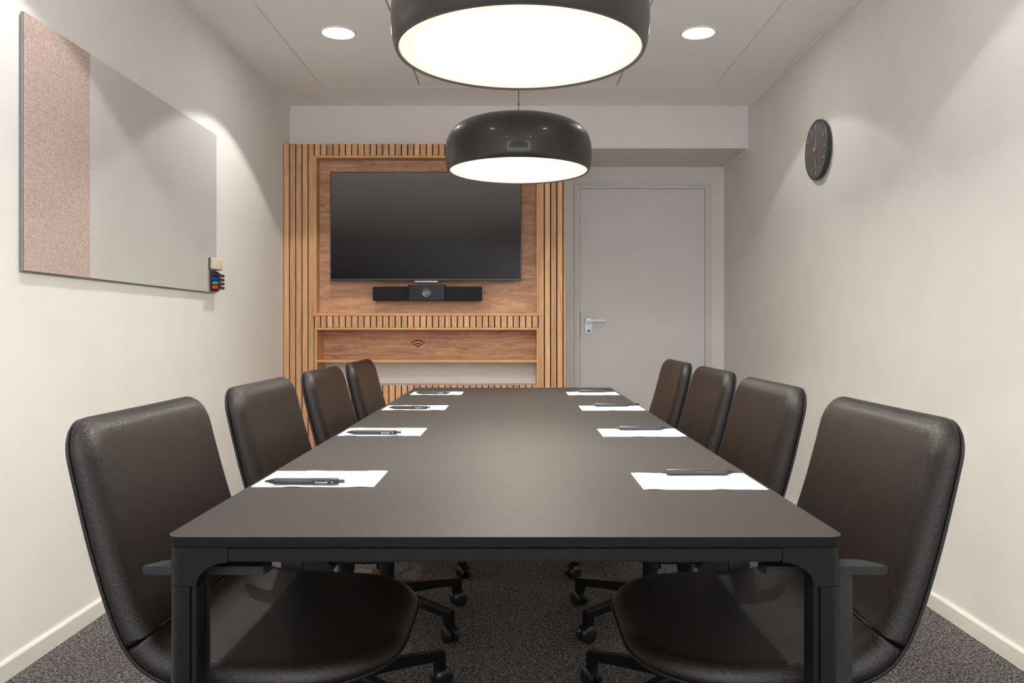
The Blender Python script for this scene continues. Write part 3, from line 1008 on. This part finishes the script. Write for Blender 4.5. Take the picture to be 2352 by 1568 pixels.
def pad(u0, u1, r0, r1, a0, a1, sect, dish, nseg=16):
    """padded cushion over the shell curve between arc lengths u0 and u1.
    sect: list of (inset, height); r0/r1 corner radii; a0/a1 how much of the inset applies at each end."""
    bm = bmesh.new()
    rings = []
    nside, nend, nc = 34, 12, 9
    for (ins, h) in sect:
        x0, x1, wv = u0 + ins * a0, u1 - ins * a1, HW - ins
        wv = max(wv, 0.0)
        ra, rb = max(min(r0 - ins, wv), 0.0005), max(min(r1 - ins, wv), 0.0005)
        if wv < 0.001:
            ra = rb = 0.0
        pts = []
        def seg(p, q, n):
            for k in range(n):
                f = k / n
                pts.append((p[0] + (q[0] - p[0]) * f, p[1] + (q[1] - p[1]) * f))
        def cor(cx, cy, r, s0):
            for k in range(nc):
                a = R(s0 + 90 * k / nc)
                pts.append((cx + r * math.cos(a), cy + r * math.sin(a)))
        seg((x0 + ra, -wv), (x1 - rb, -wv), nside)
        cor(x1 - rb, -wv + rb, rb, -90)
        seg((x1, -wv + rb), (x1, wv - rb), nend)
        cor(x1 - rb, wv - rb, rb, 0)
        seg((x1 - rb, wv), (x0 + ra, wv), nside)
        cor(x0 + ra, wv - ra, ra, 90)
        seg((x0, wv - ra), (x0, -wv + ra), nend)
        cor(x0 + ra, -wv + ra, ra, 180)
        ring = []
        for (uu, vv) in pts:
            p, n = frame_at(uu)
            hh = h(uu) if callable(h) else h
            hh -= dish * max(0.0, 1 - (vv / (HW * 0.86)) ** 2)
            ring.append(bm.verts.new((p.x + n.x * hh, vv, p.y + n.y * hh)))
        rings.append(ring)
    N = len(rings[0])
    for a, b in zip(rings, rings[1:]):
        for k in range(N):
            bm.faces.new((a[k], a[(k + 1) % N], b[(k + 1) % N], b[k]))
    bmesh.ops.remove_doubles(bm, verts=bm.verts, dist=0.00025)
    return bm

def section(Tf, Rr, g=0.003):
    """underside centre -> side groove -> rounded shoulder -> middle of the face"""
    out = [(0.249, 0.002), (0.15, 0.002), (0.05, 0.002), (0.006, 0.002), (g, 0.0025), (0.0006, 0.0055)]
    for k in range(1, 8):
        a = R(90 * k / 7)
        ins = Rr * (1 - math.cos(a)) if k else 0
        out.append((Rr * (1 - math.cos(a)), (lambda uu, a=a: 0.0075 + (Tf(uu) - 0.0075) * math.sin(a))))
    for d_ in (0.02, 0.05, 0.09, 0.13, 0.17, 0.205, 0.235, 0.2498):
        out.append((Rr + d_ if Rr + d_ < 0.2498 else 0.2498, (lambda uu, d_=d_: Tf(uu) + 0.0015 * min(1, d_ / 0.1))))
    # keep strictly increasing insets at the end
    return out
def T_back(s):
    f = (s - SEAM) / (LEN - SEAM)
    return 0.044 - 0.012 * f
def T_seat(s):
    f = s / SEAM
    return 0.032 + 0.010 * f

def make_chair(label):
    t = thing('office_chair', label, 'chair', (0, 0, 0), 0, 'leather office chairs around the table')
    obj('seat', pad(0.003, SEAM - 0.0004, 0.168, 0.010, 1.0, 0.10, section(T_seat, 0.030), 0.006), M['leather'], t, smooth=True, sharp=0)
    obj('backrest', pad(SEAM + 0.0004, LEN, 0.010, 0.062, 0.10, 1.0, section(T_back, 0.036), 0.004), M['leather'], t, smooth=True, sharp=0)
    # piping welt along the joint between seat and back
    p, n = frame_at(SEAM)
    bm = bmesh.new()
    segs, ns = 24, 8
    prev = None
    for i in range(segs + 1):
        vv = -HW + 0.020 + (2 * HW - 0.04) * i / segs
        hh = T_back(SEAM) - 0.0038 - 0.005 * max(0, 1 - (vv / (HW * 0.86)) ** 2) - (0.012 * max(0, (abs(vv) - 0.205) / 0.025) ** 2 if abs(vv) > 0.205 else 0)
        c = Vector((p.x + n.x * hh, vv, p.y + n.y * hh))
        ring = [bm.verts.new(c + Vector((0.0042 * math.cos(2 * PI * k / ns), 0, 0.0042 * math.sin(2 * PI * k / ns)))) for k in range(ns)]
        if prev:
            for k in range(ns):
                bm.faces.new((prev[k], prev[(k + 1) % ns], ring[(k + 1) % ns], ring[k]))
        else:
            bm.faces.new(ring)
        prev = ring
    bm.faces.new(prev)
    obj('piping', bm, M['leather'], t, smooth=True)
    # thin outer shell
    sect = [(0.2498, -0.0085), (0.15, -0.0085), (0.05, -0.0085), (0.012, -0.0075), (0.004, -0.005), (0.0, 0.0), (0.001, 0.0018), (0.006, 0.0020), (0.05, 0.0020), (0.15, 0.0020), (0.2498, 0.0020)]
    obj('shell', pad(-0.0005 + 0.001, LEN - 0.0005, 0.170, 0.062, 1, 1, sect, 0.0), M['leather_shell'], t, smooth=True, sharp=0)
    # armrests
    for s in (-1, 1):
        pass
        bm = bmesh.new()
        pts = [(-0.102, s * 0.272), (-0.098, s * 0.264), (-0.080, s * 0.242), (-0.068, s * 0.237), (0.066, s * 0.237), (0.079, s * 0.242), (0.085, s * 0.254),
               (0.085, s * 0.266), (0.079, s * 0.277), (0.066, s * 0.277), (-0.094, s * 0.277), (-0.100, s * 0.276)]
        prism(bm, pts, 'Z', 0.665, 0.6775)
        bmesh.ops.bevel(bm, geom=[e_ for e_ in bm.edges if abs(e_.verts[0].co.z - e_.verts[1].co.z) < 1e-6], offset=0.0022, segments=2, affect='EDGES')
        a_ = obj('armrest', bm, M['arm_plastic'], t, smooth=True)
        bm = bmesh.new()
        yo, yi = s * 0.268, s * 0.2555
        # upright bar, widening to a rounded foot, then a strut inwards below the seat
        prof = [(-0.052, 0.6655), (-0.008, 0.6655), (-0.008, 0.505), (0.004, 0.490), (0.020, 0.480), (0.026, 0.462), (0.014, 0.450), (-0.030, 0.446), (-0.050, 0.458), (-0.052, 0.490)]
        prism(bm, prof, 'Y', yo, yi)
        box(bm, -0.034, 0.012, min(s * 0.05, s * 0.262), max(s * 0.05, s * 0.262), 0.447, 0.456)
        obj('arm_post', bm, M['black_plastic'], a_, smooth=True, sharp=30)
    # seat mechanism and gas lift
    bm = bmesh.new()
    box(bm, -0.085, 0.085, -0.060, 0.060, 0.425, 0.462, bev=0.008, seg=2)
    box(bm, -0.110, 0.110, -0.085, 0.085, 0.459, 0.4735, bev=0.004)
    obj('tilt_mechanism', bm, M['black_plastic'], t)
    bm = lathe(bmesh.new(), [(0, 0.10), (0.026, 0.10), (0.026, 0.305), (0.0145, 0.312), (0.0145, 0.345), (0.020, 0.350), (0.024, 0.430), (0, 0.430)], 24)
    obj('gas_lift', bm, M['black_metal'], t, smooth=True)
    bm = bmesh.new()
    box(bm, -0.012, 0.004, 0.05, 0.205, 0.437, 0.443, bev=0.001)
    box(bm, -0.022, 0.014, 0.195, 0.245, 0.435, 0.445, bev=0.003)
    obj('height_lever', bm, M['black_plastic'], t)
    # five-star base with twin-wheel casters
    bm = lathe(bmesh.new(), [(0, 0.075), (0.034, 0.075), (0.040, 0.085), (0.038, 0.132), (0.030, 0.140), (0, 0.140)], 30)
    angs = [36, -36, -108, 180, 108]
    RB = 0.290
    for a in angs:
        b2 = bmesh.new()
        n0 = len(bm.verts)
        L = [(0.02, 0.130, 0.094, 0.019), (0.10, 0.124, 0.093, 0.0175), (0.20, 0.114, 0.087, 0.0155), (RB - 0.018, 0.106, 0.080, 0.0145), (RB - 0.014, 0.1055, 0.052, 0.0145), (RB + 0.008, 0.104, 0.050, 0.0135), (RB + 0.011, 0.101, 0.052, 0.012)]
        vs = []
        for (xx, zt, zb_, hw) in L:
            row = [(-hw, zb_), (-hw, zt - 0.006), (-hw + 0.005, zt), (hw - 0.005, zt), (hw, zt - 0.006), (hw, zb_)]
            vs.append([bm.verts.new(Matrix.Rotation(R(a), 3, 'Z') @ Vector((xx, yy_, zz))) for (yy_, zz) in row])
        for p0, p1 in zip(vs, vs[1:]):
            for k in range(6):
                bm.faces.new((p0[k], p0[(k + 1) % 6], p1[(k + 1) % 6], p1[k]))
        bm.faces.new(vs[0])
        bm.faces.new(vs[-1])
        b2.free()
    sbase = obj('star_base', bm, M['black_metal'], t, smooth=True, sharp=30)
    swivel = [35, -60, 10, 80, -30]
    for a, sw in zip(angs, swivel):
        bm = bmesh.new()
        r = 0.0275
        for side in (-1, 1):
            b3 = lathe(bmesh.new(), [(0, 0.0), (0.020, 0.0), (r - 0.003, 0.001), (r, 0.004), (r, 0.015), (r - 0.004, 0.0185), (0.012, 0.0200), (0, 0.0205)], 26)
            rotmesh(b3, Matrix.Translation((0.010, side * 0.0045, r)) @ Matrix.Rotation(R(-90 * side), 4, 'X'))
            me = bpy.data.meshes.new('tmp')
            b3.to_mesh(me)
            b3.free()
            bm.from_mesh(me)
            bpy.data.meshes.remove(me)
        # hood over the wheels and the stem
        hood = []
        for k in range(9):
            a_ = R(20 + 150 * k / 8)
            hood.append((0.010 + (r + 0.0035) * math.cos(a_), r + (r + 0.0035) * math.sin(a_)))
        for k in range(8, -1, -1):
            a_ = R(20 + 150 * k / 8)
            hood.append((0.010 + (r - 0.012) * math.cos(a_), r + (r - 0.012) * math.sin(a_)))
        prism(bm, hood, 'Y', -0.0042, 0.0042)
        lathe(bm, [(0, 0.045), (0.0085, 0.045), (0.0085, 0.053), (0, 0.053)], 14, center=(-0.008, 0))
        rotmesh(bm, Matrix.Rotation(R(sw), 4, 'Z'))
        ca = obj('caster', bm, M['caster'], sbase, smooth=True, sharp=40)
        ca.location = ((RB - 0.006) * math.cos(R(a)), (RB - 0.006) * math.sin(R(a)), 0)
    return t

CX = 0.453
CY = [1.455, 2.120, 2.788, 3.452]
place = ('nearest the camera', 'second from the camera', 'third from the camera', 'farthest from the camera')
c0 = make_chair('black-brown leather swivel chair on the left side of the table, ' + place[0])
c0.location = (-CX, CY[0], 0)
rz_l = (0, 0, 0.0, 0.0)
for k in range(1, 4):
    dup(c0, (-CX, CY[k], 0), R(rz_l[k]), 'black-brown leather swivel chair on the left side of the table, ' + place[k])
xr_ = (0.449, 0.450, 0.468, 0.472)
yr_ = (1.455, 2.120, 2.788, 3.452)
for k in range(4):
    r, parts = dup(c0, (xr_[k], yr_[k], 0), R(180), 'black-brown leather swivel chair on the right side of the table, ' + place[k])
bpy.context.view_layer.update()
